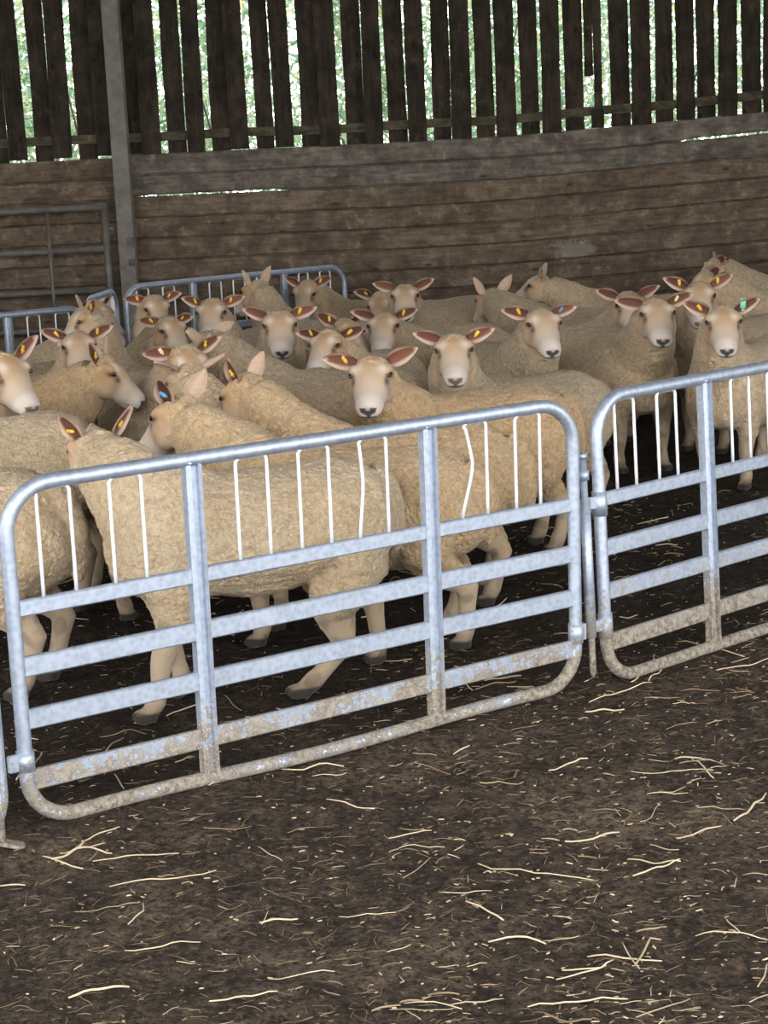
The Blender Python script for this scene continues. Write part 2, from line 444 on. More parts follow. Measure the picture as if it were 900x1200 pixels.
    bpy.data.objects.remove(ob); bpy.data.meshes.remove(raw)
    n = len(me.vertices); co = np.zeros(n*3, np.float32); me.vertices.foreach_get('co', co); co = co.reshape(-1, 3).astype(float)
    no = np.zeros(n*3, np.float32); me.vertex_normals.foreach_get('vector', no); no = no.reshape(-1, 3)
    d = (co-poll)/s; u = d @ ax/.90; v = d @ sv/1.05; w = d @ do; av = np.abs(v)
    near = (u < .31) & (u > -.03) & (av < .125) & (w < .115) & (w > -.16)
    edge = .0+.55*np.clip(-w-.035, 0, .2)+.10*lump(co, seed, .05)*.2
    face = np.where(near, ss(0, .03, u-edge), 0)
    # legs
    zl = co[:, 2]/s
    isleg = ss(.275, .225, zl+.02*lump(co, seed+2, .06))
    skin = np.maximum(face, isleg)
    # fleece clumps
    curlf = lambda k, wl: .5-np.abs(lump(co, seed+k, wl))
    amp = (1-skin)*(.0014*lump(co, seed+5, .055)+.0030*curlf(9, .034)+.0022*curlf(13, .019)+.004*lump(co, seed+11, .18))*s
    co2 = co+no*amp[:, None]
    me.vertices.foreach_set('co', co2.astype(np.float32).ravel())
    # colours
    grey = grey+(.22 if y > 8.7 else 0)  # coats farther back greyed, painting in the light that falls off with depth
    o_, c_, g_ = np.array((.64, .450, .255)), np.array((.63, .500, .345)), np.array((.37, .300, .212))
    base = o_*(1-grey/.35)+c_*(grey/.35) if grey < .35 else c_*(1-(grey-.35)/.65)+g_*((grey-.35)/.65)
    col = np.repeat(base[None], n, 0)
    yel = ss(-.3, .9, lump(co, seed+20, .5))[:, None]
    col = col*(1-.22*yel)+base*np.array((1.0, .88, .72))*.22*yel
    dirt = (ss(.42, .27, zl)*ss(-.2, .9, lump(co, seed+21, .10)))[:, None]*.5
    col = col*(1-dirt)+np.array((.20, .15, .10))*dirt
    # face
    def mixc(mask, c):
        nonlocal fc; fc = fc*(1-mask[:, None])+np.array(c)*mask[:, None]
    fc = np.repeat((np.array((.54, .41, .285))*(1-.5*tan)+np.array((.49, .32, .18))*.5*tan)[None], n, 0)
    tanc = (.47, .285, .145)
    mixc(ss(.14, .03, u)*ss(-.07, .0, w)*(.55+.45*tan), tanc)
    mixc(ss(.10, .17, u)*.75, (.62, .52, .425))
    mixc(np.exp(-((u-.17)/.035)**2-(v/.03)**2)*ss(0, .02, w)*.35*tan, (.52, .36, .23))
    mixc(np.exp(-((u-.060)/.030)**2-((av-.046)/.019)**2-((w-.045)/.03)**2)*.9, (.74, .64, .53))
    mixc(np.exp(-((u-.118)/.026)**2-((av-.066)/.012)**2)*.6, (.30, .19, .13))      # dark run below the eye
    mixc(np.exp(-((u-.076)/.026)**2-((w-.018-.30*(u-.076))/.0135)**2)*ss(.052, .062, av), (.035, .022, .018))
    mixc(np.exp(-((u-.108)/.016)**2-((w-.010)/.014)**2)*ss(.049, .058, av)*.9, (.09, .055, .04))
    mixc(ss(.185, .225, u)*.75, (.75, .67, .61))
    mixc(ss(.16, .22, u)*np.exp(-((w+.012)/.014)**2-(v/.035)**2)*.4, (.50, .40, .35))
    nz = np.array((.040, .034, .036)) if rg.random() < .72 else np.array((.19, .115, .105))
    tip = ss(.205, .222, u)
    half = np.interp(-w, (.010, .016, .030, .046, .060), (.012, .031, .027, .008, .004))
    pad = ss(half+.004, half-.002, av)*ss(-.062, -.056, w)*ss(-.008, -.014, w)
    pad = pad*(1-.75*ss(.010, .005, av)*ss(-.026, -.018, w))
    mixc(tip*pad*.95, nz)
    mw = -.060+.10*av
    mixc(ss(.185, .205, u)*ss(.0085, .0035, np.abs(w-mw))*ss(.050, .040, av)*.93, (.05, .038, .036))
    mixc(ss(.17, .2, u)*ss(-.066, -.074, w)*.85, (.82, .75, .68))
    col = col*(1-face[:, None])+fc*face[:, None]
    # legs and hooves
    leg = np.repeat(np.array((.52, .40, .275))[None], n, 0)*(1-.35*grey)
    mud = np.clip(ss(.09, .01, zl)*.75+.45*ss(.2, 1, lump(co, seed+31, .07)), 0, 1)[:, None]
    leg = leg*(1-mud)+np.array((.15, .11, .075))*mud
    hf = ss(.040, .030, zl)[:, None]; leg = leg*(1-hf)+np.array((.045, .038, .032))*hf
    col = col*(1-isleg[:, None])+leg*isleg[:, None]
    ca = me.color_attributes.new('Col', 'FLOAT_COLOR', 'POINT')
    ca.data.foreach_set('color', np.concatenate([np.clip(col, 0, 1), np.ones((n, 1))], 1).astype(np.float32).ravel())
    at = me.attributes.new('skin', 'FLOAT', 'POINT'); at.data.foreach_set('value', skin.astype(np.float32))
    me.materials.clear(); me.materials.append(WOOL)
    me.polygons.foreach_set('use_smooth', np.ones(len(me.polygons), bool)); me.update()
    link('body', me, root)
    # eyes
    hd = np.array((math.cos(ry), math.sin(ry), 0)); zu = np.array((0, 0, 1.0))
    for sg in (-1, 1):
        e = link('eye', EYEM, root); p = poll+s*(.066*ax+sg*.0765*sv+.0235*do)
        bx = ax*.95-do*.3; bx /= np.linalg.norm(bx); by = sv*sg-bx*(sv @ bx)*sg; bz = np.cross(bx, by)
        mt = Matrix((bx*s, by*s, bz*s)).transposed().to_4x4(); mt.translation = Vector(p); e.matrix_local = mt
    # ears
    for k, sg in enumerate((1, -1)):
        lf = R((lift if (k == 0 or lift2 is None) else lift2)+rg.uniform(-6, 6))
        dr = sv*sg*math.cos(lf)+zu*math.sin(lf)-hd*(.18+rg.uniform(-.1, .15)); dr /= np.linalg.norm(dr)
        ea_ = R(eb[k]); fr = hd*.92*math.cos(ea_)+sv*sg*(math.sin(ea_)+.1)-zu*.25; fr = fr-dr*(fr @ dr); fr /= np.linalg.norm(fr)
        yy = np.cross(fr, dr)
        ea = link('ear', EARS[rg.randrange(3)], root); q = s*es*rg.uniform(.94, 1.06)
        mt = Matrix((dr*q, yy*q, fr*q)).transposed().to_4x4(); mt.translation = Vector(poll+s*(-.002*ax+sg*.064*sv+.026*do)); ea.matrix_local = mt
        tg = tags[k]
        if tg != '-':
            o = link('ear_tag', TAGS[tg], ea); o.location = (.040, 0, -.010)
            o.rotation_euler = (rg.uniform(-.2, .2), .15, rg.uniform(-1.2, -.4)*(-sg if True else 1))
    return root
# ------------------------------------------------------------------ the barn
PLANKW = mat_wood('weathered_planks', (.100, .073, .052), (.232, .180, .131), 'x', (1.45, 13.2, .92))
GREYW = mat_wood('greyed_planks', (.095, .080, .066), (.235, .205, .172), 'x')
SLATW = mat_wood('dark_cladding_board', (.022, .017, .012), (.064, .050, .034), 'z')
RAILW = mat_wood('mossy_rail', (.050, .046, .028), (.135, .115, .078), 'x')
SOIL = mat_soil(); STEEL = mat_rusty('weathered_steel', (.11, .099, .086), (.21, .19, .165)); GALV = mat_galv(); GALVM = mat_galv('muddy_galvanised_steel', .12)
WY = 13.2                                                  # inner face of the back wall
def sag(x):                                                # the boards are not laid level: they climb towards one end
    return float(np.interp(x, (-7, -2.6, -1.7, .1, 1.0, 1.9, 2.9, 6.5), (0, 0, 0, -.005, .004, .042, .09, .22)))
wall = empty('wall_back', (0, 0, 0)); wall['kind'] = 'structure'
rg = random.Random(5)
TOP = 1.729; PW = .150
for bay, (x0, x1) in enumerate(((-6.5, -1.80), (-1.70, 6.5))):
    for k in range(14):
        z1 = TOP-k*PW-(.02 if bay == 0 else 0); z0 = z1-PW+rg.uniform(.002, .006)
        m = MB(); xs = np.linspace(x0, x1, 56 if bay else 28); V = []; F = []
        ph = rg.uniform(0, 6); dy = rg.uniform(-.004, .004)
        for x in xs:
            wv = .002*math.sin(x*2.3+ph)
            lap = .012
            if bay == 1 and ((k == 1 and (x < -.55 and x > -1.6)) or (k == 0 and 2.3 < x < 3.2)): lap = -.012
            zs, zf = z0, z0
            if lap < 0: z0 = z0+.011
            for (yy, zz) in ((WY+dy, z0+.010), (WY+dy+.014, z0), (WY+.018, z0), (WY+.020, z0-lap), (WY+.045, z0-lap), (WY+.045, z1-.014), (WY+.030, z1-.012), (WY+dy+.014, z1), (WY+dy, z1-.008)):
                V.append((x, yy, zz+sag(x)+wv))
            z0 = zs
        nx = len(xs)
        for i in range(nx-1):
            for j in range(9): F.append((i*9+j, (i+1)*9+j, (i+1)*9+(j+1) % 9, i*9+(j+1) % 9))
        F.append(tuple(range(8, -1, -1))); F.append(tuple((nx-1)*9+j for j in range(9)))
        m.add(V, [tuple(reversed(f)) for f in F], False)
        m.build('plank', GREYW if k < 2 and bay else PLANKW, wall)
# spaced vertical boarding above the planks, in two layers on either side of a rail
HT = 4.25
m = MB(); xs = np.linspace(-6.5, 6.5, 40)
V = []; F = []
for x in xs:
    b = TOP+.085+sag(x)+.004*math.sin(x*5)
    for yy, zz in ((WY+.010, b), (WY+.060, b), (WY+.060, b+.062), (WY+.010, b+.062)): V.append((x, yy, zz))
for i in range(len(xs)-1):
    for j in range(4): F.append((i*4+j, i*4+(j+1) % 4, (i+1)*4+(j+1) % 4, (i+1)*4+j))
F.append((0, 1, 2, 3)); F.append(tuple((len(xs)-1)*4+j for j in (3, 2, 1, 0)))
m.add(V, F, False); m.build('rail', RAILW, wall)
m = MB(); m.box((0, WY+.035, 3.5), (13, .05, .075)); m.build('rail', RAILW, wall)
def board(x, y, w, z0, z1, lean, notch=None):
    m = MB(); t = .022; n = 12; V = []; F = []
    ph = rg.uniform(0, 9)
    for i in range(n):
        z = z0+(z1-z0)*i/(n-1); c = x+lean*(z-z0)+.003*math.sin(z*3+ph)
        hw = w/2+.002*math.sin(z*7+ph)
        for dx, dy in ((-hw, 0), (hw, 0), (hw, t), (-hw, t)): V.append((c+dx, y+dy, z))
    for i in range(n-1):
        for j in range(4): F.append((i*4+j, i*4+(j+1) % 4, (i+1)*4+(j+1) % 4, (i+1)*4+j))
    F.append((3, 2, 1, 0)); F.append(tuple((n-1)*4+j for j in range(4)))
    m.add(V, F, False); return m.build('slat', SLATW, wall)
# inner boards, then outer boards
PITCH = .3145
for k in range(-20, 21):
    x = .05+k*PITCH+rg.uniform(-.010, .010); w = .133+rg.uniform(-.007, .007)
    zb = TOP+sag(x)-.004+rg.uniform(-.004, .006)
    if k == 5:                                             # a split board, its lower half snapped away to a stub
        board(x-.035, WY-.012, .062, zb+.36, HT, 0.0); board(x+.028, WY-.012, .058, zb+.10, HT, .004); board(x+.020, WY-.036, .085, zb, zb+.13, .0)
    else: board(x, WY-.012, w, zb, HT, rg.uniform(-.006, .006))
    x2 = x-.138+rg.uniform(-.008, .008); w2 = .130+rg.uniform(-.008, .007)
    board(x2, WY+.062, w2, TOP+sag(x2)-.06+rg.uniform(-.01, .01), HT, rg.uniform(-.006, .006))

def struct(name, mb, mat):
    o = mb.build(name, mat); o['kind'] = 'structure'; return o
CONC = simple('dull_sheeting', (.20, .20, .195), .85, 0, .25, 3)
# roof and side wall of the barn, beyond the frame
m = MB(); m.box((0, 6.5, 4.33), (15, 14.2, .06)); struct('ceiling', m, CONC)
m = MB(); m.box((-7.0, 9.0, 2.15), (.08, 8.6, 4.3)); struct('wall_left', m, CONC)
m = MB(); m.box((7.0, 9.0, 2.15), (.08, 8.6, 4.3)); struct('wall_right', m, CONC)

# steel stanchion
st = empty('steel_stanchion', (-1.725, WY-.11, 0)); tag(st, 'grey steel roof stanchion standing against the plank wall beside the pipe gate', 'post')
m = MB(); m.box((0, -.062, 2.15), (.112, .011, 4.3)); m.build('flange', STEEL, st)
m = MB(); m.box((0, .062, 2.15), (.112, .011, 4.3)); m.build('flange', STEEL, st)
m = MB(); m.box((0, 0, 2.15), (.009, .113, 4.3)); m.build('web', STEEL, st)
m = MB()
m.box((0, 0, .008), (.26, .26, .016)); m.build('base_plate', STEEL, st)
for z in (1.13, .98):
    m = MB(); m.box((.03, -.085, z), (.035, .035, .05), bev=.005); m.tube([(.03, -.10, z), (.03, -.125, z)], .012, 8); m.build('hinge_lug', STEEL, st)

# pipe gate hung beside the stanchion
GX, GY = -1.86, WY-.19
gt = empty('pipe_gate', (GX, GY, 0), R(180)); tag(gt, 'dull grey tubular field gate in front of the plank wall beyond the left hurdle', 'gate')
m = MB(); m.tube([(.0, 0, .22), (0, 0, 1.385)], .026, 12); m.build('end_stile', STEEL, gt)
m = MB(); m.tube([(3.0, 0, .22), (3.0, 0, 1.36)], .026, 12); m.build('end_stile', STEEL, gt)
for z in (1.375, 1.085, .80, .53, .27):
    m = MB(); m.tube([(-.02, 0, z), (1.5, 0, z-.005), (3.02, 0, z-.015)], .024, 12); m.build('rail', STEEL, gt)
for x in (.40, 1.5, 2.6):
    m = MB(); m.tube([(x, .012, .26), (x, .012, 1.365)], .016, 10); m.build('brace', STEEL, gt)
m = MB(); m.tube([(.0, -.03, 1.22), (-.03, -.03, 1.22), (-.055, -.02, 1.22)], .014, 8); m.build('latch', STEEL, gt)

# ground
gx = np.concatenate([np.linspace(-7, -2.2, 24)[:-1], np.linspace(-2.2, 2.6, 240), np.linspace(2.6, 7, 22)[1:]])
gy = np.concatenate([np.linspace(1.0, 3.0, 14)[:-1], np.linspace(3.0, 9.0, 270), np.linspace(9.0, 13.25, 60)[1:]])
GXm, GYm = np.meshgrid(gx, gy); p2 = np.stack([GXm.ravel(), GYm.ravel(), 0*GXm.ravel()], 1)
def relief(p):
    q = p*np.array((1, 1, 0))
    return np.clip(.006*lump(q, 71, .55)+.005*lump(q, 72, .16)+.003*lump(q, 73, .07), -.016, .012)-.006
p2[:, 2] = relief(p2)
nx = len(gx); F = [(j*nx+i, j*nx+i+1, (j+1)*nx+i+1, (j+1)*nx+i) for j in range(len(gy)-1) for i in range(nx-1)]
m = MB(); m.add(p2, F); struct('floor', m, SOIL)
def gz(x, y): return float(relief(np.array([(x, y, 0.0)]))[0])
m = MB(); m.box((0, 29.3, -.12), (80, 32, .1)); GR = simple('outdoor_grass', (.10, .17, .05), .9, 0, .4, 3); struct('ground_outside', m, GR)
m = MB(); m.box((0, -9.0, -.10), (80, 20.2, .1)); struct('ground_yard', m, simple('yard_concrete', (.26, .25, .23), .9, 0, .2, 2))

# ------------------------------------------------------------------ hedge and trees outside, behind the slats
LEAF = mat_leaf(); BARK = simple('bark', (.10, .08, .06), .9)
def leaves(name, n, boxes, size, seed, label, cat):
    r = np.random.default_rng(seed); m = MB(); cs = []
    for (cx, cy, cz, rx, ry_, rz_) in boxes:
        k = int(n/len(boxes)); a = r.normal(size=(k, 3)); a /= np.linalg.norm(a, axis=1)[:, None]; a *= r.uniform(.25, 1, size=(k, 1))**.5
        cs.append(a*np.array((rx, ry_, rz_))+np.array((cx, cy, cz)))
    c = np.concatenate(cs); c = c[c[:, 2] > .02]; k = len(c)
    d = r.normal(size=(k, 3)); d /= np.linalg.norm(d, axis=1)[:, None]
    e = np.cross(d, r.normal(size=(k, 3))); e /= np.linalg.norm(e, axis=1)[:, None]; nn = np.cross(d, e)
    L = size*r.uniform(.6, 1.4, size=(k, 1)); Wd = L*.33
    P = np.stack([c-d*L, c-e*Wd+nn*L*.12, c+d*L, c+e*Wd+nn*L*.12], 1).reshape(-1, 3)
    me = bpy.data.meshes.new(name)
    me.from_pydata(P.tolist(), [], [(4*i, 4*i+1, 4*i+2, 4*i+3) for i in range(k)]); me.materials.append(LEAF)
    at = me.attributes.new('rnd', 'FLOAT', 'POINT'); at.data.foreach_set('value', np.repeat(r.uniform(size=k), 4).astype(np.float32))
    o = link(name, me); tag(o, label, cat, None, 'stuff')
    return o
rg2 = random.Random(8)
leaves('hedge_foliage', 60000, [(-5+1.05*i+rg2.uniform(-.3, .3), 16.2+rg2.uniform(-.4, .8), 1.2+rg2.uniform(-.2, .5), 0.95, .8, 1.5) for i in range(11)], .034, 1,
       'leafy green hedge growing outside behind the slatted wall', 'hedge')
leaves('tree_foliage', 30000, [(-7+1.9*i+rg2.uniform(-.5, .5), 20.5+rg2.uniform(-1, 1), 2.6+rg2.uniform(-.6, .6), 1.5, 1.2, 1.9) for i in range(8)], .075, 2,
       'pale green tree foliage far outside beyond the hedge', 'foliage')
for i in range(9):
    x = -4.0+1.0*i+rg2.uniform(-.3, .3); y = 15.1+rg2.uniform(0, .7); m = MB()
    a = rg2.uniform(-.35, .35); pts = [(x+a*t+.05*math.sin(t*3+i), y+.1*math.sin(t*2), t) for t in np.linspace(-.02, 3.4, 10)]
    m.tube(pts, np.linspace(.014, .005, 10), 6)
    o = m.build('hedge_stem', BARK); tag(o, 'thin bare stem rising outside behind the slatted boards', 'stem', 'thin stems outside the slats')
# ------------------------------------------------------------------ sheep hurdles
ROD = simple('bright_zinc_rod', (.80, .82, .85), .38, .35, .08, 60)
def arc_frame(L, H, r, cr):
    pts = []
    for cx, cz, a0 in ((L-cr, H-cr, 90), (L-cr, cr, 0), (cr, cr, -90), (cr, H-cr, 180)):
        for k in range(9):
            a = R(a0-k*90/8); pts.append((cx+(cr-r)*math.cos(a), 0, cz+(cr-r)*math.sin(a)))
    out = []
    n = len(pts)
    for i in range(n):                                     # extra points on the straights
        p, q = np.array(pts[i]), np.array(pts[(i+1) % n]); out.append(p)
        d = np.linalg.norm(q-p)
        if d > .2:
            for t in np.linspace(0, 1, int(d/.12)+1)[1:-1]: out.append(p+(q-p)*t)
    return out
def hurdle(x, y, yaw, label, tilt=0.0, lean=0.0, z=0.0, L=1.83, H=.92, bent=(), left_pin=False, right_tab=False, bow=0.0, low=0.0, left_tab=False, foot=False, GALV=GALV, group='galvanised sheep hurdles penning the flock'):
    root = empty('sheep_hurdle', (x, y, z)); root.rotation_mode = 'XYZ'
    root.matrix_world = Matrix.Translation((x, y, z)) @ Matrix.Rotation(yaw, 4, 'Z') @ Matrix.Rotation(-tilt, 4, 'Y') @ Matrix.Rotation(-lean, 4, 'X')
    tag(root, label, 'hurdle', group)
    r = .0195; cr = .145; H0 = H
    fr = np.array(arc_frame(L, H, r, cr))
    if bow or low:                                         # the knocked-about bottom tube
        f = fr[:, 2] < .1; fr[f, 2] += bow*np.sin(fr[f, 0]/L*math.pi*3)-low
    m = MB(); m.tube(fr, r, 14, closed=True, ref=(0, 1, 0)); m.build('frame_tube', GALV, root)
    ups = [.295*L, .704*L]; uw = .047
    k = H/.92
    for u in ups:                                          # hat-section uprights
        m = MB(); prof = [(-uw/2, .016), (-uw/2, -.012), (-uw/2+.013, -.016), (-uw/2+.015, -.006), (uw/2-.015, -.006), (uw/2-.013, -.016), (uw/2, -.012), (uw/2, .016)]
        n = len(prof); V = [(u+a, b, zz) for zz in (.025, H-.030) for a, b in prof]
        m.add(V, [(i, (i+1) % n, n+(i+1) % n, n+i) for i in range(n)]+[tuple(range(n-1, -1, -1)), tuple(range(n, 2*n))], False)
        m.tube([(u-.012, -.004, H-.030), (u-.012, -.021, H-.026)], .006, 8)
        m.build('upright', GALV, root)
    spans = [(r, ups[0]-uw/2), (ups[0]+uw/2, ups[1]-uw/2), (ups[1]+uw/2, L-r)]
    for zz, hh in ((.588*k, .042), (.436*k, .052), (.298*k, .052), (.137*k, .054)):
        for a, b in spans:
            m = MB(); m.box(((a+b)/2, 0, zz), (b-a+.012, .019, hh), bev=.004)
            m.build('rail', GALV, root)
    zr = .588*k+.018; zt = H-.036
    for (a, b), fr_ in zip(spans, (((.17, .35), (.57, .75)), ((.15, .285), (.425, .56), (.70, .83)), ((.20, .36), (.57, .75)))):
        for hi, (p, q) in enumerate(fr_):
            xa, xb = a+(b-a)*p, a+(b-a)*q; c = .016
            A = [(xa, 0, z_) for z_ in np.linspace(zr, zt-c, 9)]; B = [(xb, 0, z_) for z_ in np.linspace(zt-c, zr, 9)]
            for sec, hk, side, amt in bent:
                if sec == spans.index((a, b)) and hk == hi:
                    S_ = A if side == 0 else B
                    for i_, q_ in enumerate(S_):
                        t = (q_[2]-zr)/(zt-zr); S_[i_] = (q_[0]+amt*max(0, 1-abs(t-.55)/.5)+(-.4*amt*(1-t)), -abs(amt)*.3*math.sin(t*3.1), q_[2])
            arc = [(xa+c-c*math.cos(t), 0, zt-c+c*math.sin(t)) for t in np.linspace(.35, 1.57, 4)]+[(xb-c+c*math.sin(t), 0, zt-c+c*math.cos(t)) for t in np.linspace(0, 1.22, 4)]
            m = MB(); m.tube(A+arc+B, 0.0051, 8, ref=(0, 1, 0)); m.build('hoop_bar', ROD, root)
    if left_pin:
        m = MB(); m.tube([(-.045, 0, .17), (-.045, 0, .60)], .0165, 12)
        for zz in (.585, .20): m.box((-.022, 0, zz), (.05, .014, .035)); m.tube([(r, 0, zz-.045), (r, 0, zz+.03)], .0235, 14)
        m.build('pin_sleeve', GALV, root)
        m = MB(); m.tube([(-.045, 0, .045), (-.045, 0, .06), (-.045, 0, .725)], (.005, .0105, .0105), 10); m.tube([(-.045, 0, .66), (-.045, 0, .69)], .017, 10); m.tube([(-.045, 0, .725), (-.045, 0, .742)], .015, 10)
        m.build('drop_pin', GALV, root)
    if right_tab:
        m = MB(); m.tube([(L-r, 0, .155), (L-r, 0, .215)], .0235, 14); m.box((L+.002, 0, .185), (.03, .014, .05)); m.build('hinge_tab', GALV, root)
    if left_tab:
        m = MB(); m.tube([(r, 0, .165), (r, 0, .215)], .0235, 14); m.box((-.012, 0, .19), (.034, .014, .046), bev=.003); m.build('hinge_tab', GALV, root)
    if foot:
        m = MB(); m.box((L+.005, -.015, .012), (.11, .05, .010), rot=((.93, 0, .36), (0, 1, 0), (-.36, 0, .93)), bev=.003); m.tube([(L-.03, -.015, .03), (L-.03, -.015, .20)], .012, 8); m.build('foot_plate', GALV, root)
    return root
G = 'galvanised sheep hurdles penning the flock'
hurdle(-.957, 4.4386, .5704, 'long front galvanised hurdle with bent rods, muddy lower bars, sheep pressed close behind', .0062, -.024, -.004, bent=((2, 0, 0, .030), (1, 2, 0, .012)), right_tab=True, left_tab=True, bow=.006)
hurdle(.657, 5.4635, .7091, 'front galvanised hurdle at right with the drop pin sleeve on its curved end', -.0258+.03, .0278, .0, left_pin=True, low=.004, GALV=GALVM)
dx = 1.83
hurdle(-.972-dx*math.cos(.42), 4.36-dx*math.sin(.42), .42, 'galvanised hurdle at the bottom left corner, only its curved end showing', 0, 0, -.012, foot=True)
hurdle(-1.5795, 11.58, .7049, 'clean back galvanised hurdle standing against the plank wall behind the flock', 0, 0, 0)
hurdle(-1.735-dx*math.cos(.60), 11.22-dx*math.sin(.60), .60, 'back galvanised hurdle at far left in front of the pipe gate', 0, 0, -.085)
hurdle(-1.69, 10.78, math.atan2(.72, .075), 'short galvanised hurdle seen edge on, closing the corner between the two back hurdles', 0, 0, -.01, L=.74)
TBL = [
('A', -0.421, 5.565, 203.0, -86.0, 0.75, 30, 1.0, 0.45),
('B', -1.482, 5.779, 170.0, 2.0, 0.819, 40, 1.05, 0.45),
('C', -1.56, 6.879, 181, 9.0, 0.8, 35, 1.08, 0.35),
('D', -0.13, 6.169, 167.3, -17.3, 0.758, 35, 1.02, 0.12),
('E', 0.344, 7.382, 195.7, 67.3, 0.79, 30, 1.0, 0.05),
('F', -0.201, 8.209, 177.8, -27.8, 0.803, 55, 1.03, 0.75),
('S1', -1.974, 7.397, -8, -38.0, 0.85, 34, 1.05, 0.1),
('S2', -1.766, 8.948, 346.2, -64.2, 0.797, 32, 0.96, 0.3),
('S3', -1.762, 7.907, -0.9, -7.1, 0.76, 38, 1.0, 0.1),
('S4', -1.521, 9.703, 26.8, -78.8, 0.77, 38, 0.95, 0.5),
('S5', -0.732, 10.494, 249.0, 13.0, 0.82, 32, 1.0, 0.45),
('S6', -1.167, 10.713, -114.1, 54.1, 0.84, 45, 0.93, 0.4),
('S7', -1.984, 10.5, 24.3, -44.3, 0.803, 40, 0.93, 0.35),
('S8', -1.126, 9.201, 150.0, 55.0, 0.873, 40, 0.94, 0.35),
('S9', -2.043, 9.974, 21.4, 18.6, 0.757, 30, 0.97, 0.3),
('S10', -1.03, 8.343, 288.2, 9.8, 0.794, 50, 1.0, 0.5),
('S11', -0.751, 6.876, 69.5, 55.5, 0.763, 40, 0.95, 0.2),
('S12', 0.05, 6.681, 177.7, -27.7, 0.774, 45, 1.0, 0.1),
('S16', -0.021, 9.053, 254.1, -12.1, 0.759, 28, 0.97, 0.15),
('S17', -0.277, 10.233, -102.1, 54.1, 0.717, 38, 1.0, 0.5),
('S18', -0.656, 9.513, -60.0, -25.0, 0.821, 32, 1.0, 0.55),
('S19', 0.372, 10.093, 220.2, 37.8, 0.74, 32, 1.0, 0.3),
('S20', 0.615, 8.014, 207.0, 61.0, 0.802, 30, 0.95, 0.65),
('S21', 0.466, 11.522, 218.7, 49.3, 0.779, 32, 1.0, 0.35),
('S22', -0.04, 12.375, 217.4, 22.6, 0.776, 55, 1.0, 0.4),
('S23', -0.337, 11.133, 144.2, -4.2, 0.824, 35, 0.98, 0.4),
('S24', 0.598, 9.191, -65.0, -13.0, 0.802, 32, 1.0, 0.45),
('S25', 1.219, 10.967, 173.1, -53.1, 0.713, 35, 1.0, 0.55),
('S26', 1.658, 11.498, 181.0, -11.0, 0.76, 25, 1.02, 0.3),
('S27', 1.133, 10.334, -50.7, -34.3, 0.77, 35, 0.98, 0.4),
('S28', 1.198, 9.434, -63.2, -24.8, 0.802, 30, 1.02, 0.15),
('S29', 1.964, 9.869, 218.8, 43.2, 0.832, 35, 1.0, 0.4),
('S30', 1.808, 8.847, 232.0, 34.0, 0.8, 32, 0.98, 0.2),
('S31', 2.859, 12.242, 180.0, 0.0, 0.78, 40, 1.0, 0.35),
('S32', 2.51, 10.435, 162.9, 17.1, 0.819, 40, 1.05, 0.35),
('S35', 0.418, 12.11, 218.8, 31.2, 0.708, 62, 1.0, 0.3),

]
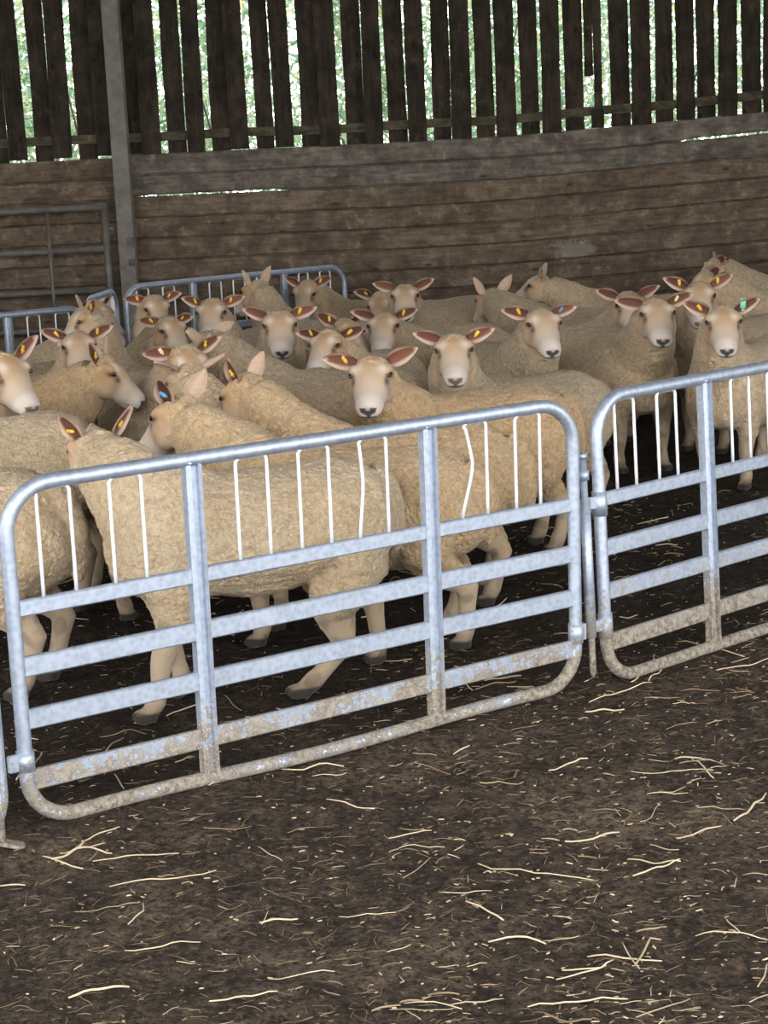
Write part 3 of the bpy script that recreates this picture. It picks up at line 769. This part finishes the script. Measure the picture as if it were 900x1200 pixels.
D = {
'A': ('sheep walking broadside right behind the front hurdle rails, head turned away', 'yy', dict(gait=(14, -10, 30, -12), zo=.025, th=.92, tan=.4, lift=62, es=.85, eb=(150, 150))),
'B': ('grey-brown sheep behind the left end of the front hurdle, head out of frame', '--', dict()),
'C': ('cream sheep at the left edge showing a long level back above the hurdle', '--', dict()),
'D': ('tan sheep with a blue ear tag just inside the front hurdle, facing away', 'b-', dict(zo=-.05, gait=(5, -5, -6, 8), lift=58, eb=(110, 60))),
'E': ('sheep standing broadside behind the front hurdle, white face turned square to the camera', '-y', dict(tan=.35, lift=28, lift2=14)),
'F': ('grey-backed sheep, head down among the others, behind the tan sheep with upright pink ears', '--', dict()),
'S1': ('sheep at the left edge with sunlit tan forehead and white muzzle pointing right', 'y-', dict(tan=.9, lift=38)),
'S2': ('sheep facing the camera with two yellow tags, behind the tan profile at far left', 'yy', dict(tan=.7, lift=28)),
'S3': ('ginger-tan sheep in right-facing profile above the long cream back', '-y', dict(tan=1.0, lift=45)),
'S4': ('pale sheep looking down right, in front of the sheep with lowered forehead', 'yy', dict(tan=.6, lift=12)),
'S5': ('small faced sheep looking at the camera in front of the back hurdle', 'yy', dict(tan=.5, lift=22)),
'S6': ('sheep with lowered forehead just left of the facing sheep at the back hurdle', 'yy', dict(tan=.5, lift=10)),
'S7': ('sheep looking right in front of the edge-on corner hurdle', '-y', dict(tan=.5)),
'S8': ('sheep facing left in front of the far left back hurdle, dark ear up', 'y-', dict(tan=.4, lift=40)),
'S9': ('woolly sheep with humped pale back at the left edge below the far left hurdle', '--', dict()),
'S10': ('sheep with brown patched face turned down right, one ear out with a yellow tag', 'yw', dict(tan=1.0, lift=22, lift2=4)),
'S11': ('cream sheep seen from behind, poll showing between the ginger profile and the upright pink ears', 'y-', dict(tan=.4, lift=30, eb=(100, 100))),
'S12': ('tan sheep seen from behind with upright pink ears, curly back above the front hurdle', 'y-', dict(tan=.8, lift=62, zo=-.045, eb=(80, 20))),
'S16': ('sheep with dark-nosed pale muzzle tilted left, in front of the centre of the flock', 'yy', dict(tan=.8, lift=14)),
'S17': ('sheep with shaded face just behind the tilted pale muzzle in the centre', '-y', dict(tan=.5, lift=25)),
'S18': ('round grey sheep in the middle facing the camera, pink-rimmed ears held level', 'y-', dict(tan=.6, lift=18)),
'S19': ('sheep with broad ears facing the camera, behind the gap between the two nearest faces', 'y-', dict(tan=.6, lift=14)),
'S20': ('sheep with large pink-lined ears looking over the back of the broadside sheep', 'y-', dict(tan=.55, lift=22)),
'S21': ('sheep near the plank wall facing the camera with level ears, right of the back hurdle', '--', dict(tan=.6, lift=20)),
'S22': ('sheep with hanging head before the right end of the back hurdle, yellow tag in ear', 'y-', dict(tan=.5, lift=24)),
'S23': ('sheep facing away in front of the back hurdle, woolly neck and pricked ears only', '--', dict(lift=60)),
'S24': ('white-faced sheep with a blue tag in one ear, behind the broadside sheep toward the right', 'by', dict(tan=.45, lift=16)),
'S25': ('sheep facing the wall with two pricked ears, behind the white-faced blue-tagged sheep', 'yy', dict(lift=55)),
'S26': ('long sheep standing side on along the plank wall, head raised to the left', 'y-', dict(tan=.4, lift=45)),
'S27': ('sheep peeping out behind the ears of the standing sheep inside the right hurdle', '--', dict(tan=.5, lift=20)),
'S28': ('standing sheep facing the camera behind the right hurdle, front legs apart', 'w-', dict(tan=.6, lift=16, gait=(4, -4, 0, 0))),
'S29': ('sheep behind the two right-hand standing sheep, head tilted, yellow tag in both ears', 'yy', dict(tan=.6, lift=28)),
'S30': ('sheep with a green ear tag facing the camera at the right hurdle', 'gy', dict(tan=.75, lift=24)),
'S31': ('sheep against the plank wall at the right edge, only its rump in view', '--', dict()),
'S32': ('sheep at the right edge behind the green-tagged one, only its pale flank in view', '--', dict()),
'S35': ('sheep with bowed forehead and spread ears between the hanging head and the level-eared one', 'yy', dict(tan=.5, lift=12)),
}
for (k, x, y, yaw, ry, H, nd, s, g) in TBL:
    lab, tg, kw = D[k]
    make_sheep(k, x, y, yaw, ry, H, nd, s, g, lab, 'flock of sheep in the pen', tg, **kw)
# ------------------------------------------------------------------ straw
STRAW = mat_straw()
def stalk_pts(r, x, y, ang, L, kink, n=7):
    pts = []; a = ang; px, py = x-math.cos(ang)*L/2, y-math.sin(ang)*L/2
    kk = r.randrange(2, n-1)
    for i in range(n):
        pts.append((px, py)); a += r.uniform(-1, 1)*.07*kink+(r.choice((-1, 1))*1.1*kink*r.random() if i == kk else 0)
        px += math.cos(a)*L/(n-1); py += math.sin(a)*L/(n-1)
    return pts
def add_stalk(m, r, x, y, ang, L, w, kink, n=7, up=.004):
    p = stalk_pts(r, x, y, ang, L, kink, n)
    h = relief(np.array([(a, b, 0) for a, b in p]))
    arch = r.random()*.006*min(1, L/.15)
    pts = [(a, b, float(z)+up+w*.45+arch*math.sin(math.pi*i/(n-1))) for i, ((a, b), z) in enumerate(zip(p, h))]
    rad = [w*.5*(.75+.25*math.sin(math.pi*(i+.5)/n)) for i in range(n)]
    m.tube(pts, rad, 6, ref=(0, 0, 1), flat=1.0)
def straw_mesh(m, name, label, group=None, rnd=.5, kind=None):
    me = m.mesh(name, STRAW)
    v = np.full(len(me.vertices), rnd, np.float32) if np.isscalar(rnd) else np.asarray(rnd, np.float32)
    at = me.attributes.new('rnd', 'FLOAT', 'POINT'); at.data.foreach_set('value', v)
    o = link(name, me); tag(o, label, 'straw', group, kind); return o
r = random.Random(21)
HERO = [
(0.474, 4.234, 0.116, 0.141, 0.0075, 0.25, 'pale fat straw stalk lying alone on bare earth below the middle of the right side'),
(-0.559, 4.07, 0.122, 0.256, 0.005, 0.35, 'long curved pale straw stalk below the front hurdle, left of centre'),
(-0.629, 3.492, 0.21, 0.125, 0.008, 0.3, 'flat pale straw stalk near the bottom edge at left'),
(-0.648, 4.253, 0.139, 0.212, 0.005, 0.5, 'thin straw stalk curling out of the tangle near the left hurdle corner'),
(-0.523, 3.711, 0.157, 0.164, 0.0045, 0.2, 'straight thin straw stalk lying above the flat pale one at bottom left'),
(-0.33, 3.445, 0.174, 0.139, 0.0055, 0.3, 'bent straw stalk near the bottom edge left of centre'),
(0.313, 4.034, -0.364, 0.279, 0.0045, 0.1, 'long straight straw stalk right of centre, lying level'),
(0.737, 4.663, -0.204, 0.215, 0.004, 0.1, 'long thin straw stalk beside the kinked one under the right hurdle'),
(0.814, 4.668, -1.493, 0.196, 0.006, 0.6, 'short kinked straw stalk leaning across the long thin one'),
(0.596, 4.057, -0.488, 0.132, 0.005, 0.1, 'straw stalk forming the upper arm of a pointed pair at right'),
(0.594, 3.997, 0.563, 0.146, 0.006, 0.1, 'straw stalk forming the lower arm of a pointed pair at right'),
(0.458, 3.564, -0.162, 0.155, 0.0055, 0.05, 'straight pale straw stalk lying level near the bottom right'),
(0.335, 3.343, 0.046, 0.198, 0.0055, 0.3, 'long pale straw stalk along the bottom edge right of centre'),
(0.885, 4.347, 0.945, 0.205, 0.008, 0.5, 'thick straw stalk slanting up at the right edge'),
(0.696, 3.638, -0.254, 0.152, 0.0045, 0.1, 'straight straw stalk pointing to the right edge near the bottom'),
(0.628, 5.214, -0.012, 0.117, 0.008, 0.1, 'fat pale straw splinter lying just in front of the hurdle joint'),
(0.817, 5.633, 1.097, 0.305, 0.007, 1.2, 'curled straw stalk caught at the foot of the right hurdle'),
(-0.465, 4.775, 1.108, 0.182, 0.006, 0.9, 'forked straw stalk against the bottom tube of the front hurdle'),
(-0.811, 4.302, 0.849, 0.136, 0.009, 1.2, 'matted straw wisp in the tangle near the left hurdle corner'),
(-0.757, 4.289, -0.549, 0.109, 0.007, 1.4, 'second matted straw wisp in the tangle near the left hurdle corner'),
(-0.122, 4.518, -0.631, 0.158, 0.005, 0.2, 'straw stalk lying askew below the second upright of the front hurdle'),
(-0.234, 4.811, -0.341, 0.177, 0.006, 1.0, 'knotted straw stalk just in front of the bottom tube, left of the second upright'),
(0.699, 5.405, 0.663, 0.268, 0.006, 0.5, 'long pale straw stalk running along the foot of the right hurdle corner'),
(0.859, 5.645, 1.144, 0.262, 0.007, 1.2, 'straw stalk rising against the rounded foot of the right hurdle'),
(1.058, 5.867, -0.981, 0.292, 0.006, 0.5, 'pale straw stalk crossing the right hurdle bottom tube'),
(1.125, 5.647, 0.452, 0.203, 0.006, 0.3, 'pale straw stalk lying in front of the right hurdle upright'),
(-0.831, 4.221, -0.868, 0.16, 0.006, 0.8, 'straw stalk pointing down out of the tangle below the left hurdle corner'),
(-0.787, 4.312, 0.122, 0.116, 0.005, 0.6, 'straw stalk lying flat on top of the tangle below the left hurdle corner'),
(-0.762, 4.403, 0.894, 0.117, 0.005, 0.4, 'straw stalk sticking up out of the tangle below the left hurdle corner'),
(-0.921, 4.085, -0.486, 0.071, 0.006, 0.2, 'short straw stalk at the left edge below the tangle'),
(-0.584, 3.869, 1.074, 0.116, 0.005, 0.9, 'branching straw stalk above the bent one at bottom left'),
]
for (x, y, ang, L, w, kink, lab) in HERO:
    m = MB(); add_stalk(m, r, x, y, ang, L, w*.72, kink*.8, 9); straw_mesh(m, 'straw_stalk', lab, 'straw stalks on the earth', r.uniform(.75, 1.0))
def front_y(x): return 4.42+.655*(x+.957) if x < .62 else 5.46+.86*(x-.657)
n = 0
while n < 85:
    y = 3.15+2.9*r.random()**1.2; x = r.uniform(-.235*y, .235*y)
    if y > front_y(x)-.06: continue
    if r.random() > .35+.6*(x > 0): continue
    m = MB(); add_stalk(m, r, x, y, r.gauss(.15, .55) if r.random() < .7 else r.uniform(0, 3.14), r.uniform(.04, .15), r.choice((.0022, .0026, .003, .0036, .0046)), r.random()*1.3)
    straw_mesh(m, 'straw_stalk', 'loose straw stalk lying on the trodden earth in front of the hurdles', 'loose straw stalks before the hurdles', r.random()); n += 1
n = 0
while n < 120:
    y = 4.7+4.0*r.random(); x = r.uniform(-.22*y, .22*y)
    if y < front_y(x)+.06: continue
    m = MB(); add_stalk(m, r, x, y, r.uniform(0, 3.14), r.uniform(.05, .17), r.uniform(.003, .0056), r.random()*1.5)
    straw_mesh(m, 'straw_stalk', 'loose straw stalk lying on the dark earth among the hooves inside the pen', 'loose straw stalks inside the pen', r.random()); n += 1
m = MB(); rv = []
for i in range(3000):
    y = 3.0+5.5*r.random()**1.3; x = r.uniform(-.25*y, .25*y)
    if r.random() < .35 and x < 0: x = -x
    L = r.choice((.006, .006, .008, .010, .012, .016, .02, .03, .045)); n0 = m.n
    add_stalk(m, r, x, y, r.gauss(.1, .6) if r.random() < .6 else r.uniform(0, 3.14), L, r.uniform(.0012, .0036)*(1.2 if L < .02 else .75), r.random()*1.2, 4, .002)
    rv += [r.random()**1.4*.95]*(m.n-n0)
for i in range(1900):
    y = 3.0+3.2*r.random()**1.3; x = r.uniform(-.25*y, .25*y); n0 = m.n
    add_stalk(m, r, x, y, r.gauss(.1, .7) if r.random() < .6 else r.uniform(0, 3.14), r.choice((.012, .02, .03, .04, .055)), r.uniform(.0009, .0018), r.random()*1.6, 4, .001)
    rv += [-.25+.45*r.random()]*(m.n-n0)
straw_mesh(m, 'straw_litter', 'fine chaff and short straw bits scattered over the dark earth', None, rv, 'stuff')
m = MB(); rv = []
# ------------------------------------------------------------------ light
w = bpy.data.worlds.new('overcast'); sc.world = w; w.use_nodes = True
nt = w.node_tree; nt.nodes.clear()
o = nt.nodes.new('ShaderNodeOutputWorld'); b = nt.nodes.new('ShaderNodeBackground')
tc = nt.nodes.new('ShaderNodeTexCoord'); sp = nt.nodes.new('ShaderNodeSeparateXYZ'); cr = nt.nodes.new('ShaderNodeValToRGB')
nt.links.new(tc.outputs['Generated'], sp.inputs[0]); nt.links.new(sp.outputs[2], cr.inputs[0])
cr.color_ramp.elements[0].position = 0.0; cr.color_ramp.elements[0].color = (1, .985, .96, 1)
cr.color_ramp.elements[1].position = .8; cr.color_ramp.elements[1].color = (.84, .91, 1, 1)
nt.links.new(cr.outputs[0], b.inputs[0]); nt.links.new(b.outputs[0], o.inputs[0]); b.inputs[1].default_value = 1.0
